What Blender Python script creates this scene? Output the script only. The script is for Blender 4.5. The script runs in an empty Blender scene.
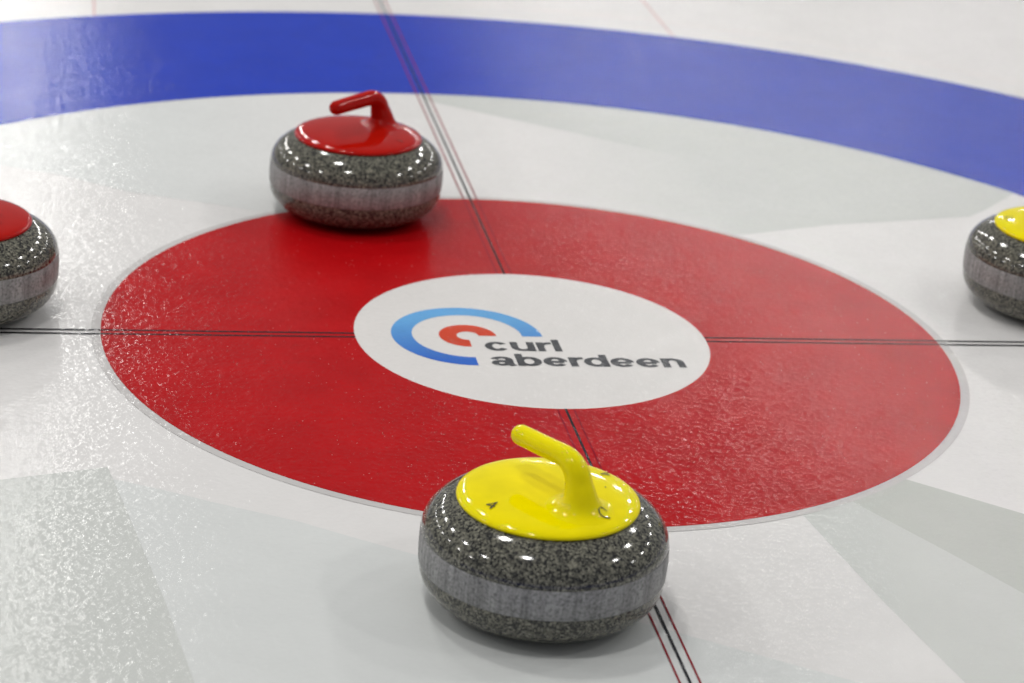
import bpy, bmesh, math
from mathutils import Vector, Matrix

S = bpy.context.scene
COL = S.collection
PI = math.pi

# ------------------------------------------------------------------ camera
cam_d = bpy.data.cameras.new('camera')
cam = bpy.data.objects.new('camera', cam_d)
COL.objects.link(cam)
cam.location = (-0.65263, -3.13704, 1.26488)
cam.rotation_euler = (1.191091, -0.079937, -0.164421)
cam_d.sensor_width = 36.0
cam_d.lens = 2404.954 * 36.0 / 1024.0
cam_d.dof.use_dof = True
cam_d.dof.focus_distance = 2.95
cam_d.dof.aperture_fstop = 5.2
cam_d.clip_end = 200
S.camera = cam

# ------------------------------------------------------------------ world: evenly lit hall
w = bpy.data.worlds.new('hall')
S.world = w
w.use_nodes = True
bg = w.node_tree.nodes['Background']
bg.inputs['Color'].default_value = (0.96, 0.98, 1.0, 1)
bg.inputs['Strength'].default_value = 0.28

# ------------------------------------------------------------------ rows of ceiling lamps over the sheets
LAMP_H = 5.0
LAMP_W = 54.0
for rx in (-10.2, -5.4, -1.25, 4.9, 10.3):
    for k in range(11):
        ld = bpy.data.lights.new('ceiling_lamp', 'AREA')
        ld.shape = 'RECTANGLE'
        ld.size = 0.42
        ld.size_y = 0.42
        ld.energy = LAMP_W
        ld.color = (1.0, 0.985, 0.955)
        lo = bpy.data.objects.new('ceiling_lamp', ld)
        lo.location = (rx, -1.95 + 2.95 * k, LAMP_H)
        COL.objects.link(lo)

S.view_settings.view_transform = 'Standard'
S.view_settings.look = 'None'
S.view_settings.gamma = 1.0
S.view_settings.use_curve_mapping = False
S.view_settings.exposure = 0.0

# ------------------------------------------------------------------ node helpers
def new_mat(name):
    m = bpy.data.materials.new(name)
    m.use_nodes = True
    nt = m.node_tree
    return m, nt, nt.nodes['Principled BSDF']

def N(nt, t, **kw):
    n = nt.nodes.new(t)
    for k, v in kw.items():
        setattr(n, k, v)
    return n

def ramp(nt, stops, interp='LINEAR'):
    r = nt.nodes.new('ShaderNodeValToRGB')
    r.color_ramp.interpolation = interp
    e = r.color_ramp.elements
    e[0].position, e[0].color = stops[0][0], (*stops[0][1], 1)
    e[1].position, e[1].color = stops[1][0], (*stops[1][1], 1)
    for p, c in stops[2:]:
        x = e.new(p)
        x.color = (*c, 1)
    return r

def srgb(r, g, b):
    f = lambda v: v / 12.92 if v <= .04045 else ((v + .055) / 1.055) ** 2.4
    return (f(r / 255), f(g / 255), f(b / 255))

ICE_ROUGH = 0.17
GRAIN = 0.085
def ice(name, color, frost=0.35, mottle=0.10, gradient=None):
    """paint or textile seen through a skin of pebbled ice"""
    m, nt, p = new_mat(name)
    L = nt.links.new
    geo = N(nt, 'ShaderNodeNewGeometry')
    pos = geo.outputs['Position']
    # soft mottling of the paint
    n1 = N(nt, 'ShaderNodeTexNoise'); n1.inputs['Scale'].default_value = 9; n1.inputs['Detail'].default_value = 6
    n1.inputs['Roughness'].default_value = 0.65
    L(pos, n1.inputs['Vector'])
    base = N(nt, 'ShaderNodeRGB'); base.outputs[0].default_value = (*color, 1)
    src = base.outputs[0]
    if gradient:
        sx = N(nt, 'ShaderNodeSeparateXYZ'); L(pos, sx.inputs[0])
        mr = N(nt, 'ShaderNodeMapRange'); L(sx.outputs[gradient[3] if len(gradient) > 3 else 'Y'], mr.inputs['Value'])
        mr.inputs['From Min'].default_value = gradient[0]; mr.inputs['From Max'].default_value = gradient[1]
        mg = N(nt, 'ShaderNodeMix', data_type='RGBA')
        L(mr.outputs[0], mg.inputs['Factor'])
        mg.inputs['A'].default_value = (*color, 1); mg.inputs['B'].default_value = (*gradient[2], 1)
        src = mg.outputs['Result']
    mrange = N(nt, 'ShaderNodeMapRange'); L(n1.outputs['Fac'], mrange.inputs['Value'])
    mrange.inputs['From Min'].default_value = 0.3; mrange.inputs['From Max'].default_value = 0.7
    mrange.inputs['To Min'].default_value = 1 - mottle; mrange.inputs['To Max'].default_value = 1 + mottle * .4
    mul = N(nt, 'ShaderNodeMix', data_type='RGBA', blend_type='MULTIPLY')
    mul.inputs['Factor'].default_value = 1
    L(src, mul.inputs['A']); L(mrange.outputs[0], mul.inputs['B'])
    # tiny frosty flecks in the ice
    vo = N(nt, 'ShaderNodeTexVoronoi'); vo.inputs['Scale'].default_value = 130
    L(pos, vo.inputs['Vector'])
    fr = ramp(nt, [(0.04, (1, 1, 1)), (0.13, (0, 0, 0))]); L(vo.outputs['Distance'], fr.inputs[0])
    wn = N(nt, 'ShaderNodeTexWhiteNoise'); L(vo.outputs['Color'], wn.inputs['Vector'])
    gt = ramp(nt, [(0.62, (0, 0, 0)), (0.98, (1, 1, 1))]); L(wn.outputs['Value'], gt.inputs[0])
    mm = N(nt, 'ShaderNodeMath', operation='MULTIPLY'); L(fr.outputs[0], mm.inputs[0]); L(gt.outputs[0], mm.inputs[1])
    m2 = N(nt, 'ShaderNodeMath', operation='MULTIPLY'); L(mm.outputs[0], m2.inputs[0]); m2.inputs[1].default_value = frost
    mf = N(nt, 'ShaderNodeMix', data_type='RGBA')
    L(m2.outputs[0], mf.inputs['Factor']); L(mul.outputs['Result'], mf.inputs['A'])
    mf.inputs['B'].default_value = (0.86, 0.86, 0.85, 1)
    L(mf.outputs['Result'], p.inputs['Base Color'])
    # pebble relief
    v2 = N(nt, 'ShaderNodeTexVoronoi', feature='SMOOTH_F1'); v2.inputs['Scale'].default_value = 105
    L(pos, v2.inputs['Vector'])
    nb = N(nt, 'ShaderNodeTexNoise'); nb.inputs['Scale'].default_value = 165; nb.inputs['Detail'].default_value = 2
    L(pos, nb.inputs['Vector'])
    nl = N(nt, 'ShaderNodeTexNoise'); nl.inputs['Scale'].default_value = 14; nl.inputs['Detail'].default_value = 2
    L(pos, nl.inputs['Vector'])
    a1 = N(nt, 'ShaderNodeMath', operation='MULTIPLY_ADD'); L(v2.outputs['Distance'], a1.inputs[0]); a1.inputs[1].default_value = -0.9
    L(nb.outputs['Fac'], a1.inputs[2])
    a2 = N(nt, 'ShaderNodeMath', operation='MULTIPLY_ADD'); L(nl.outputs['Fac'], a2.inputs[0]); a2.inputs[1].default_value = 0.35
    L(a1.outputs[0], a2.inputs[2])
    bp = N(nt, 'ShaderNodeBump'); bp.inputs['Strength'].default_value = 0.8; bp.inputs['Distance'].default_value = 0.0007
    L(a2.outputs[0], bp.inputs['Height']); 
    # frost grains, each with a small tilt of its own
    vg = N(nt, 'ShaderNodeTexVoronoi'); vg.inputs['Scale'].default_value = 210; L(pos, vg.inputs['Vector'])
    sb = N(nt, 'ShaderNodeVectorMath', operation='SUBTRACT'); L(vg.outputs['Color'], sb.inputs[0]); sb.inputs[1].default_value = (.5, .5, .5)
    sc = N(nt, 'ShaderNodeVectorMath', operation='SCALE'); L(sb.outputs[0], sc.inputs[0]); sc.inputs['Scale'].default_value = GRAIN
    ad = N(nt, 'ShaderNodeVectorMath', operation='ADD'); L(bp.outputs[0], ad.inputs[0]); L(sc.outputs[0], ad.inputs[1])
    nm = N(nt, 'ShaderNodeVectorMath', operation='NORMALIZE'); L(ad.outputs[0], nm.inputs[0])
    L(nm.outputs[0], p.inputs['Coat Normal'])
    # polish varies from patch to patch
    nr = N(nt, 'ShaderNodeTexNoise'); nr.inputs['Scale'].default_value = 5; nr.inputs['Detail'].default_value = 5
    L(pos, nr.inputs['Vector'])
    rr = N(nt, 'ShaderNodeMapRange'); L(nr.outputs['Fac'], rr.inputs['Value'])
    rr.inputs['From Min'].default_value = 0.3; rr.inputs['From Max'].default_value = 0.7
    rr.inputs['To Min'].default_value = ICE_ROUGH - .03; rr.inputs['To Max'].default_value = ICE_ROUGH + .03
    L(rr.outputs[0], p.inputs['Coat Roughness'])
    p.inputs['Roughness'].default_value = .6
    p.inputs['Specular IOR Level'].default_value = 0.0
    p.inputs['Coat Weight'].default_value = 0.60
    p.inputs['Coat IOR'].default_value = 1.31
    return m

ICE_WHITE = ice('ice_white', srgb(211, 209, 208), frost=.25, mottle=.04)
ICE_HALO = ice('ice_halo', srgb(187, 184, 183), frost=.2, mottle=.05)
ICE_BUTTON = ice('ice_button_white', srgb(210, 207, 205), frost=.2, mottle=.03)
ICE_RED = ice('ice_red', srgb(171, 10, 16), frost=.5, mottle=.14)
ICE_BLUE = ice('ice_blue', srgb(24, 54, 170), frost=.3, mottle=.10)
ICE_LIGHT_GREY = ice('ice_light_grey', srgb(202, 204, 203), frost=.25, mottle=.03)
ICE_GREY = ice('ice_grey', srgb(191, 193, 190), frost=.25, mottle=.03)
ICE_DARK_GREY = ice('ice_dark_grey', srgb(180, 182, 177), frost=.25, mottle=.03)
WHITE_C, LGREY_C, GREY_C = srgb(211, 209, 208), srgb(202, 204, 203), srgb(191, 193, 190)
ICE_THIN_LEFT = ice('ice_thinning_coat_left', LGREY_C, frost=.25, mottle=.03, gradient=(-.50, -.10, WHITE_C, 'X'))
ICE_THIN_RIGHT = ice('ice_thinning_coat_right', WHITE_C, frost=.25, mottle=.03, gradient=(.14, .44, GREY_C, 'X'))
LINE_BLACK = ice('line_black', srgb(34, 34, 40), frost=.25, mottle=.3)
LINE_RED = ice('line_red', srgb(136, 0, 26), frost=.2, mottle=.2)
LINE_PALE_RED = ice('line_pale_red', srgb(206, 166, 166), frost=.2, mottle=.2)
PRINT_BLUE = ice('print_blue', srgb(50, 100, 190), frost=.4, mottle=.12, gradient=(-.09, .06, srgb(98, 160, 212)))
PRINT_ORANGE = ice('print_orange', srgb(196, 66, 40), frost=.4, mottle=.12)
PRINT_GREY = ice('print_grey', srgb(76, 77, 80), frost=.35, mottle=.2)

# ------------------------------------------------------------------ mesh helpers
def obj(name, verts, faces, mat, parent=None, smooth=False):
    me = bpy.data.meshes.new(name)
    me.from_pydata([tuple(v) for v in verts], [], faces)
    me.update()
    if smooth:
        for p in me.polygons:
            p.use_smooth = True
    me.materials.append(mat)
    o = bpy.data.objects.new(name, me)
    COL.objects.link(o)
    if parent:
        o.parent = parent
    return o

def annulus(name, r0, r1, z, mat, parent, a0=0, a1=2 * PI, seg=256, c=(0, 0)):
    closed = abs(a1 - a0 - 2 * PI) < 1e-6
    n = seg if closed else seg + 1
    vs, fs = [], []
    for i in range(n):
        a = a0 + (a1 - a0) * i / seg
        for r in (r0, r1):
            vs.append((c[0] + r * math.cos(a), c[1] + r * math.sin(a), z))
    for i in range(seg):
        j = (i + 1) % n
        fs.append((2 * i, 2 * i + 1, 2 * j + 1, 2 * j))
    return obj(name, vs, fs, mat, parent)

def disc(name, r, z, mat, parent, seg=256):
    vs = [(r * math.cos(2 * PI * i / seg), r * math.sin(2 * PI * i / seg), z) for i in range(seg)]
    return obj(name, vs, [tuple(range(seg))], mat, parent)

def strip(name, x0, x1, y0, y1, z, mat, parent):
    return obj(name, [(x0, y0, z), (x1, y0, z), (x1, y1, z), (x0, y1, z)], [(0, 1, 2, 3)], mat, parent)

def poly(name, pts, z, mat, parent):
    a = sum(pts[i][0] * pts[(i + 1) % len(pts)][1] - pts[(i + 1) % len(pts)][0] * pts[i][1] for i in range(len(pts)))
    if a < 0:
        pts = pts[::-1]
    return obj(name, [(x, y, z) for x, y in pts], [tuple(range(len(pts)))], mat, parent)

# ------------------------------------------------------------------ ice sheet with the painted house
floor = obj('floor', [(-14, -8, 0), (14, -8, 0), (14, 36, 0), (-14, 36, 0),
                      (-14, -8, -.05), (14, -8, -.05), (14, 36, -.05), (-14, 36, -.05)],
            [(0, 1, 2, 3), (7, 6, 5, 4), (0, 4, 5, 1), (1, 5, 6, 2), (2, 6, 7, 3), (3, 7, 4, 0)], ICE_WHITE)
floor['kind'] = 'structure'
floor['label'] = 'white curling ice sheet with painted red and blue rings'

Z1, Z2, Z3, Z4 = .0002, .0004, .0006, .0008
# overlapping coats of white under the ice
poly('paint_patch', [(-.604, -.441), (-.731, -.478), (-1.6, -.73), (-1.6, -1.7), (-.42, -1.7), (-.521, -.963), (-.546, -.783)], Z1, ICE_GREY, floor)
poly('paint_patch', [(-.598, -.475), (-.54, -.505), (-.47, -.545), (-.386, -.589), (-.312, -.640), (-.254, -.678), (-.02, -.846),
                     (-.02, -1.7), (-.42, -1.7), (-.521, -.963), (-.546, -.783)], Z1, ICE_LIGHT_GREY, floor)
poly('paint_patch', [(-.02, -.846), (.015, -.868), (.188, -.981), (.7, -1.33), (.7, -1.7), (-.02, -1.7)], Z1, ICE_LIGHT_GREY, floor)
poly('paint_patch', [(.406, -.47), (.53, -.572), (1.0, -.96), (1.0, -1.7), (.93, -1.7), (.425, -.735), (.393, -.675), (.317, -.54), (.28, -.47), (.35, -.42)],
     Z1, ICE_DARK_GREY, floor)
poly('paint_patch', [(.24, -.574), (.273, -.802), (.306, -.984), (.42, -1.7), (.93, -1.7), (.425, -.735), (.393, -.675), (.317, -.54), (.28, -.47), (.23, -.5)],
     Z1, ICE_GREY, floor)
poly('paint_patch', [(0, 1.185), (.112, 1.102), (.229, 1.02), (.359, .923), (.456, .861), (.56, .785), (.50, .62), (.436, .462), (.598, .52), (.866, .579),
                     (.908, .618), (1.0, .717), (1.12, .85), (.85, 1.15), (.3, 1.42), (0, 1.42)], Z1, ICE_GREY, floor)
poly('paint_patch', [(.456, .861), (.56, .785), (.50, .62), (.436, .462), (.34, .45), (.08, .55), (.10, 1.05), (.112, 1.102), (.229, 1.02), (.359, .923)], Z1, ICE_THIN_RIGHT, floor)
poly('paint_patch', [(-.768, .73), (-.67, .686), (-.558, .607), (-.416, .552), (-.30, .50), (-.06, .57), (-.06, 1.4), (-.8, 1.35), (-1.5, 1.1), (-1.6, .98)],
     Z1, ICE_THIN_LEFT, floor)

red_ring = annulus('red_ring', .2554, .6096, Z3, ICE_RED, floor)
red_ring['label'] = 'red inner ring of the house'
annulus('red_ring_border', .6096, .6225, Z2, ICE_HALO, floor)
blue_ring = annulus('blue_ring', 1.2264, 1.8248, Z3, ICE_BLUE, floor, seg=384)
blue_ring['label'] = 'wide blue outer ring of the house'
button = disc('button', .2554, Z3, ICE_BUTTON, floor)
button['label'] = 'white button with printed curling club logo'

# strings: tee line, centre line, outer thin lines
for y in (.0052, -.0088):
    for x0, x1 in ((-7, -.2554), (.2554, 7)):
        strip('tee_line', x0, x1, y - .0025, y + .0025, Z4, LINE_BLACK, floor)
for y0, y1 in ((-3, -.2554), (.2554, 22)):
    strip('centre_line', -.0007, .0027, y0, y1, Z4, LINE_BLACK, floor)
    strip('centre_line_border', -.0115, -.0091, y0, y1, Z4, LINE_RED, floor)
    strip('centre_line_border', .0110, .0134, y0, y1, Z4, LINE_RED, floor)
for x in (-.61, .606):
    strip('side_line', x - .0022, x + .0022, math.sqrt(1.8248 ** 2 - .61 ** 2), 12, Z4, LINE_PALE_RED, floor)

# ---- club logo on the button
annulus('logo_arc', .0795, .1092, Z4, PRINT_BLUE, button, 0, 1.5 * PI, 96, (-.0940, .0010))
annulus('logo_arc', .0157, .0415, Z4, PRINT_ORANGE, button, 0, 1.5 * PI, 72, (-.0935, .0012))

XH, ASC, TV, TH = .0335, .0440, .0108, .0074
def arc(cx, cy, rx, ry, a0, a1, n=20):
    return [(cx + rx * math.cos(math.radians(a0 + (a1 - a0) * i / n)), cy + ry * math.sin(math.radians(a0 + (a1 - a0) * i / n))) for i in range(n + 1)]

def glyph(ch, W):
    hx, hy = TV / 2, TH / 2
    rx, ry = W / 2 - hx, XH / 2 - hy
    if ch == 'c': return [arc(W / 2, XH / 2, rx, ry, 33, 327, 32)]
    if ch == 'e': return [arc(W / 2, XH / 2, rx, ry, 0, 322, 36), [(hx, XH / 2 - .001), (W - hx, XH / 2 - .001)]]
    if ch == 'l': return [[(hx, 0), (hx, ASC)]]
    if ch == 'u': return [[(hx, XH), (hx, XH * .42)] + arc(W / 2, XH * .42, rx, XH * .42 - hy, 180, 360, 18)[1:-1] + [(W - hx, XH * .42)], [(W - hx, 0), (W - hx, XH)]]
    if ch == 'n': return [[(hx, 0), (hx, XH)], [(hx, XH * .58)] + arc(W / 2, XH * .58, rx, XH * .42 - hy, 180, 0, 18)[1:-1] + [(W - hx, XH * .58), (W - hx, 0)]]
    if ch == 'r': return [[(hx, 0), (hx, XH)], arc(W * 1.0, XH * .55, W - hx, XH * .45 - hy, 180, 84, 14)]
    if ch == 'b': return [[(hx, 0), (hx, ASC)], arc(W / 2, XH / 2, rx, ry, 0, 360, 40)]
    if ch == 'd': return [[(W - hx, 0), (W - hx, ASC)], arc(W / 2, XH / 2, rx, ry, 0, 360, 40)]
    if ch == 'a':
        w2 = W * .94
        return [arc(w2 / 2, XH * .64, w2 / 2 - hx, XH * .36 - hy, 165, 0, 18) + [(w2 - hx, XH * .2), (W - hx * .6, 0)],
                arc(w2 * .46, XH * .31, w2 * .46 - hx, XH * .31 - hy, 0, 360, 32)]

def letter(ch, x, y, W):
    vs, fs = [], []
    for si, path in enumerate(glyph(ch, W)):
        zz = Z4 + .00015 * si
        n = len(path); b = len(vs)
        closed = math.hypot(path[0][0] - path[-1][0], path[0][1] - path[-1][1]) < 1e-7
        for i, (px, py) in enumerate(path):
            q0 = path[i - 1] if i > 0 else (path[-2] if closed else path[0])
            q1 = path[i + 1] if i < n - 1 else (path[1] if closed else path[-1])
            tx, ty = q1[0] - q0[0], q1[1] - q0[1]
            l = math.hypot(tx, ty) or 1
            nx, ny = -ty / l, tx / l
            ox, oy = nx * TV / 2, ny * TH / 2
            vs += [(x + px - ox, y + py - oy, zz), (x + px + ox, y + py + oy, zz)]
        for i in range(n - 1):
            k = b + 2 * i
            fs.append((k, k + 2, k + 3, k + 1))
    return obj('letter', vs, fs, PRINT_GREY, button)

x = -.0745
for ch, W in (('c', .0340), ('u', .0345), ('r', .0205), ('l', TV)):
    letter(ch, x, -.0540, W); x += W + .0032
x = -.0745
for ch, W in (('a', .0340), ('b', .0355), ('e', .0345), ('r', .0195), ('d', .0355), ('e', .0345), ('e', .0345), ('n', .0330)):
    letter(ch, x, -.1085, W); x += W + (.0012 if ch == 'r' else .0026)

# ------------------------------------------------------------------ stone materials
def granite():
    m, nt, p = new_mat('polished_granite')
    L = nt.links.new
    tc = N(nt, 'ShaderNodeTexCoord')
    v = N(nt, 'ShaderNodeTexVoronoi'); v.inputs['Scale'].default_value = 430
    L(tc.outputs['Object'], v.inputs['Vector'])
    sp = N(nt, 'ShaderNodeSeparateColor'); L(v.outputs['Color'], sp.inputs[0])
    r1 = ramp(nt, [(0.0, (.018, .018, .018)), (0.30, (.040, .039, .036)), (0.46, (.112, .108, .088)), (0.75, (.165, .160, .128)), (1.0, (.26, .25, .20))])
    L(sp.outputs[0], r1.inputs[0])
    n = N(nt, 'ShaderNodeTexNoise'); n.inputs['Scale'].default_value = 420; n.inputs['Detail'].default_value = 4
    L(tc.outputs['Object'], n.inputs['Vector'])
    r2 = ramp(nt, [(0.34, (.45, .45, .46)), (0.60, (1.12, 1.12, 1.08))]); L(n.outputs['Fac'], r2.inputs[0])
    mx = N(nt, 'ShaderNodeMix', data_type='RGBA', blend_type='MULTIPLY'); mx.inputs['Factor'].default_value = 1
    L(r1.outputs[0], mx.inputs['A']); L(r2.outputs[0], mx.inputs['B'])
    L(mx.outputs['Result'], p.inputs['Base Color'])
    p.inputs['Roughness'].default_value = .09
    p.inputs['IOR'].default_value = 1.5
    return m

def band():
    m, nt, p = new_mat('worn_striking_band')
    L = nt.links.new
    tc = N(nt, 'ShaderNodeTexCoord')
    n = N(nt, 'ShaderNodeTexNoise'); n.inputs['Scale'].default_value = 300; n.inputs['Detail'].default_value = 4
    L(tc.outputs['Object'], n.inputs['Vector'])
    mp = N(nt, 'ShaderNodeMapping'); mp.inputs['Scale'].default_value = (150, 150, 5); L(tc.outputs['Object'], mp.inputs['Vector'])
    ns = N(nt, 'ShaderNodeTexNoise'); ns.inputs['Scale'].default_value = 1; ns.inputs['Detail'].default_value = 5; ns.inputs['Roughness'].default_value = .7
    L(mp.outputs[0], ns.inputs['Vector'])
    r = ramp(nt, [(0.30, (.125, .125, .124)), (0.5, (.25, .247, .242)), (0.72, (.325, .32, .315))]); L(n.outputs['Fac'], r.inputs[0])
    r2 = ramp(nt, [(0.34, (.66, .66, .66)), (0.68, (1.35, 1.35, 1.35))]); L(ns.outputs['Fac'], r2.inputs[0])
    mx = N(nt, 'ShaderNodeMix', data_type='RGBA', blend_type='MULTIPLY'); mx.inputs['Factor'].default_value = 1
    L(r.outputs[0], mx.inputs['A']); L(r2.outputs[0], mx.inputs['B'])
    # dark chips
    vv = N(nt, 'ShaderNodeTexVoronoi'); vv.inputs['Scale'].default_value = 70; L(tc.outputs['Object'], vv.inputs['Vector'])
    rc = ramp(nt, [(0.10, (.35, .35, .35)), (0.2, (1, 1, 1))]); L(vv.outputs['Distance'], rc.inputs[0])
    m3 = N(nt, 'ShaderNodeMix', data_type='RGBA', blend_type='MULTIPLY'); m3.inputs['Factor'].default_value = .7
    L(mx.outputs['Result'], m3.inputs['A']); L(rc.outputs[0], m3.inputs['B'])
    L(m3.outputs['Result'], p.inputs['Base Color'])
    bp = N(nt, 'ShaderNodeBump'); bp.inputs['Strength'].default_value = .25; bp.inputs['Distance'].default_value = .0006
    L(ns.outputs['Fac'], bp.inputs['Height']); L(bp.outputs[0], p.inputs['Normal'])
    p.inputs['Roughness'].default_value = .48
    return m

def plastic(name, c, rough=.07):
    m, nt, p = new_mat(name)
    L = nt.links.new
    tc = N(nt, 'ShaderNodeTexCoord')
    n = N(nt, 'ShaderNodeTexNoise'); n.inputs['Scale'].default_value = 40; n.inputs['Detail'].default_value = 3
    L(tc.outputs['Object'], n.inputs['Vector'])
    r = ramp(nt, [(0.3, tuple(v * .93 for v in c)), (0.7, c)]); L(n.outputs['Fac'], r.inputs[0])
    L(r.outputs[0], p.inputs['Base Color'])
    p.inputs['Roughness'].default_value = rough
    p.inputs['IOR'].default_value = 1.5
    p.inputs['Specular IOR Level'].default_value = .16
    return m

GRANITE, BAND = granite(), band()
YELLOW = plastic('yellow_plastic', srgb(240, 222, 0))
RED = plastic('red_plastic', srgb(170, 18, 8))
INK = plastic('black_ink', srgb(40, 40, 34), .4)
RUBBER = plastic('black_gasket', srgb(16, 16, 16), .6)

# ------------------------------------------------------------------ stone geometry
RB, ZT, ZB = .1387, .0845, .0500
def sup(r0, r1, z0, z1, e, n):
    """quarter superellipse from (r1, z0) to (r0, z1)"""
    return [(r0 + (r1 - r0) * math.cos(t) ** (2 / e), z0 + (z1 - z0) * math.sin(t) ** (2 / e)) for t in [PI / 2 * i / n for i in range(n + 1)]]

def lathe(name, prof, mat, parent, seg=96, cap0=False, cap1=False):
    vs, fs = [], []
    for r, z in prof:
        for i in range(seg):
            a = 2 * PI * i / seg
            vs.append((r * math.cos(a), r * math.sin(a), z))
    for k in range(len(prof) - 1):
        for i in range(seg):
            j = (i + 1) % seg
            fs.append((k * seg + i, k * seg + j, (k + 1) * seg + j, (k + 1) * seg + i))
    if cap0: fs.append(tuple(range(seg))[::-1])
    if cap1: fs.append(tuple((len(prof) - 1) * seg + i for i in range(seg)))
    return obj(name, vs, fs, mat, parent, True)

CAP = [(.0985, .1262), (.1014, .1267), (.1022, .1284), (.1015, .1302), (.0994, .1318), (.0950, .1336), (.089, .1350),
       (.080, .1364), (.068, .1376), (.052, .1387), (.034, .1395), (.016, .1399), (.0005, .1400)]
def cap_z(r):
    for (r0, z0), (r1, z1) in zip(CAP[3:], CAP[4:]):
        if r1 <= r <= r0:
            return z0 + (z1 - z0) * (r0 - r) / (r0 - r1)
    return .14

def handle(parent, mat):
    """gooseneck handle: neck rises off-centre, bends and runs back over the cap, local +x = neck side"""
    UB, ZH = .046, .1850
    P = []
    # neck with a flare that melts into the cap
    for z, r, u in ((-.0005, .0400, .0525), (.0002, .0370, .0525), (.0010, .0335, .0525), (.0021, .0298, .0527), (.0040, .0260, .0529), (.0071, .0224, .0527),
                    (.1505, .0196, .0517), (.1550, .0179, .0500), (.1605, .0166, .0478)):
        P.append((u, z, r, None))
    # bend
    cu, cz, R = .0185, .1640, .0235
    for i in range(1, 10):
        a = math.radians(-2 + 96 * i / 9)
        P.append((cu + (R + .0035) * math.cos(a), cz + R * math.sin(a), .0156 - .0032 * i / 9, None))
    for u, z, r in ((.004, .1868, .0122), (-.012, .1858, .0120), (-.032, .1848, .0119), (-.048, .1839, .0118)):
        P.append((u, z, r, None))
    # round tip
    ut, zt, rt = -.0535, .1836, .0117
    for i in range(0, 9):
        a = PI / 2 * i / 9
        P.append((ut - rt * math.sin(a), zt, rt * math.cos(a), None))
    P.append((ut - rt * .998, zt, .0006, None))
    seg = 28
    vs, fs = [], []
    for k, (u, z, r, _) in enumerate(P):
        a = P[max(k - 1, 0)]; b = P[min(k + 1, len(P) - 1)]
        t = Vector((b[0] - a[0], 0, b[1] - a[1])).normalized()
        if k < 7: t = Vector((0, 0, 1))
        s = Vector((0, 1, 0)); q = s.cross(t).normalized()
        for i in range(seg):
            th = 2 * PI * i / seg
            v = Vector((u, 0, z)) + q * (r * math.cos(th)) + s * (r * math.sin(th))
            if k < 6:                       # flare follows the dome of the cap
                v.z = cap_z(math.hypot(v.x, v.y)) + z
            vs.append(v)
    for k in range(len(P) - 1):
        for i in range(seg):
            j = (i + 1) % seg
            fs.append((k * seg + i, k * seg + j, (k + 1) * seg + j, (k + 1) * seg + i))
    fs.append(tuple((len(P) - 1) * seg + i for i in range(seg)))
    o = obj('handle', vs, fs, mat, parent, True)
    sd = o.modifiers.new('smooth', 'SUBSURF'); sd.levels = 1; sd.render_levels = 1
    return o

def flare_h(d):
    T = ((.0224, .0071), (.0260, .0040), (.0298, .0021), (.0335, .0010), (.0370, .0002), (.0400, 0), (9, 0))
    for (d0, h0), (d1, h1) in zip(T, T[1:]):
        if d0 <= d <= d1:
            return h0 + (h1 - h0) * (d - d0) / (d1 - d0)
    return .0071

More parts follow.
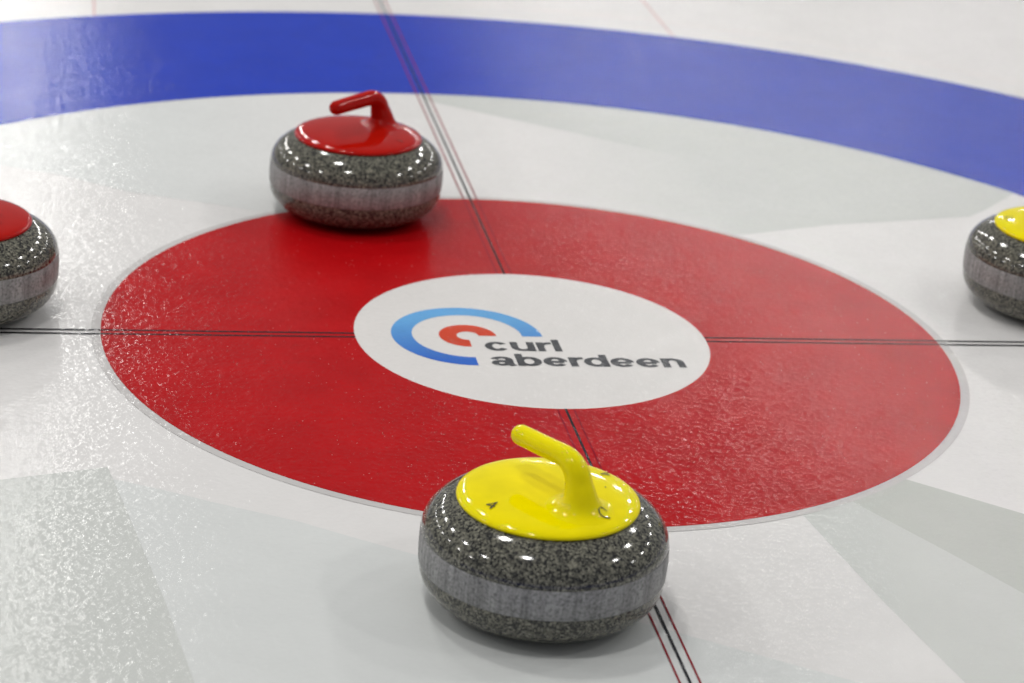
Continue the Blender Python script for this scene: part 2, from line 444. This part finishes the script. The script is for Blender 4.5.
def mark(txt, ang, rad, size, parent, yaw=0, spin=0):
    """inked character on the cap, its foot towards the rim"""
    cu = bpy.data.curves.new('mark', 'FONT'); cu.body = txt; cu.size = size
    cu.align_x = 'CENTER'; cu.align_y = 'CENTER'; cu.resolution_u = 4
    cu.offset = -size * .008
    t = bpy.data.objects.new('tmp', cu); COL.objects.link(t)
    dg = bpy.context.evaluated_depsgraph_get()
    me = bpy.data.meshes.new_from_object(t.evaluated_get(dg))
    bpy.data.objects.remove(t)
    a = math.radians(ang)
    M = Matrix.Translation((rad * math.cos(a), rad * math.sin(a), 0)) @ Matrix.Rotation(a + PI / 2 + math.radians(spin), 4, 'Z')
    me.transform(M)
    for v in me.vertices:
        v.co.z = cap_z(math.hypot(v.co.x, v.co.y)) + flare_h(math.hypot(v.co.x - .0525 * math.cos(yaw), v.co.y - .0525 * math.sin(yaw))) + .0011
    me.materials.clear(); me.materials.append(INK)
    o = bpy.data.objects.new('inked_mark', me); COL.objects.link(o); o.parent = parent
    return o

def stone(name, label, loc, yaw, mat, marks=()):
    root = bpy.data.objects.new(name, None); COL.objects.link(root)
    root.location = (loc[0], loc[1], Z3); root.empty_display_size = .05
    root['label'] = label; root['category'] = 'curling stone'; root['group'] = 'curling stones on the house'
    up = [(RB - .0012, ZT)] + sup(.060, RB - .0006, ZT + .0010, .1330, 2.0, 26)
    lathe('upper_granite', up, GRANITE, root, cap1=True)['label'] = 'polished speckled grey granite upper half'
    lo = [(.020, .0075), (.050, .0060), (.0600, .0012), (.0630, .0000), (.0660, .0006)] + sup(.0660, RB - .0006, ZB - .0010, .0006, 2.25, 26)[::-1][1:] + [(RB - .0004, ZB)]
    lathe('lower_granite', lo, GRANITE, root, cap0=True)['label'] = 'polished speckled grey granite lower half'
    bz = [(RB - .0006, ZB - .0004), (RB, ZB + .0008), (RB + .0006, (ZB + ZT) / 2), (RB, ZT - .0008), (RB - .0010, ZT + .0008)]
    lathe('striking_band', bz, BAND, root)['label'] = 'pale worn striking band'
    lathe('gasket', [(.0975, .1255), (.1000, .1256), (.1000, .1275), (.0975, .1275)], RUBBER, root)
    c = lathe('cap', CAP, mat, root, cap1=True)
    h = handle(root, mat)
    h.rotation_euler.z = yaw
    for txt, ang, rad, size, spin in marks:
        mark(txt, ang, rad, size, c, yaw, spin)
    return root

stone('curling_stone', 'yellow handled granite curling stone beside the centre line, just outside the red ring',
      (-.1308, -.7931), math.radians(300), YELLOW,
      (('4', -153, .079, .024, 26), ('C', -52, .079, .021, -30), ('4', 32, .088, .021, 0), ('-', 6, .064, .016, 0)))
stone('curling_stone', 'red handled granite curling stone on the edge of the red ring',
      (-.2012, .5329), math.radians(39), RED, (('1', -40, .079, .018, 0),))
stone('curling_stone', 'red capped granite curling stone on white ice touching the thin black tee line',
      (-.8066, .0884), math.radians(150), RED)
stone('curling_stone', 'yellow capped granite curling stone on white ice near the thin black tee line',
      (.8425, .1529), math.radians(60), YELLOW, (('C4', 165, .082, .017, 0),))
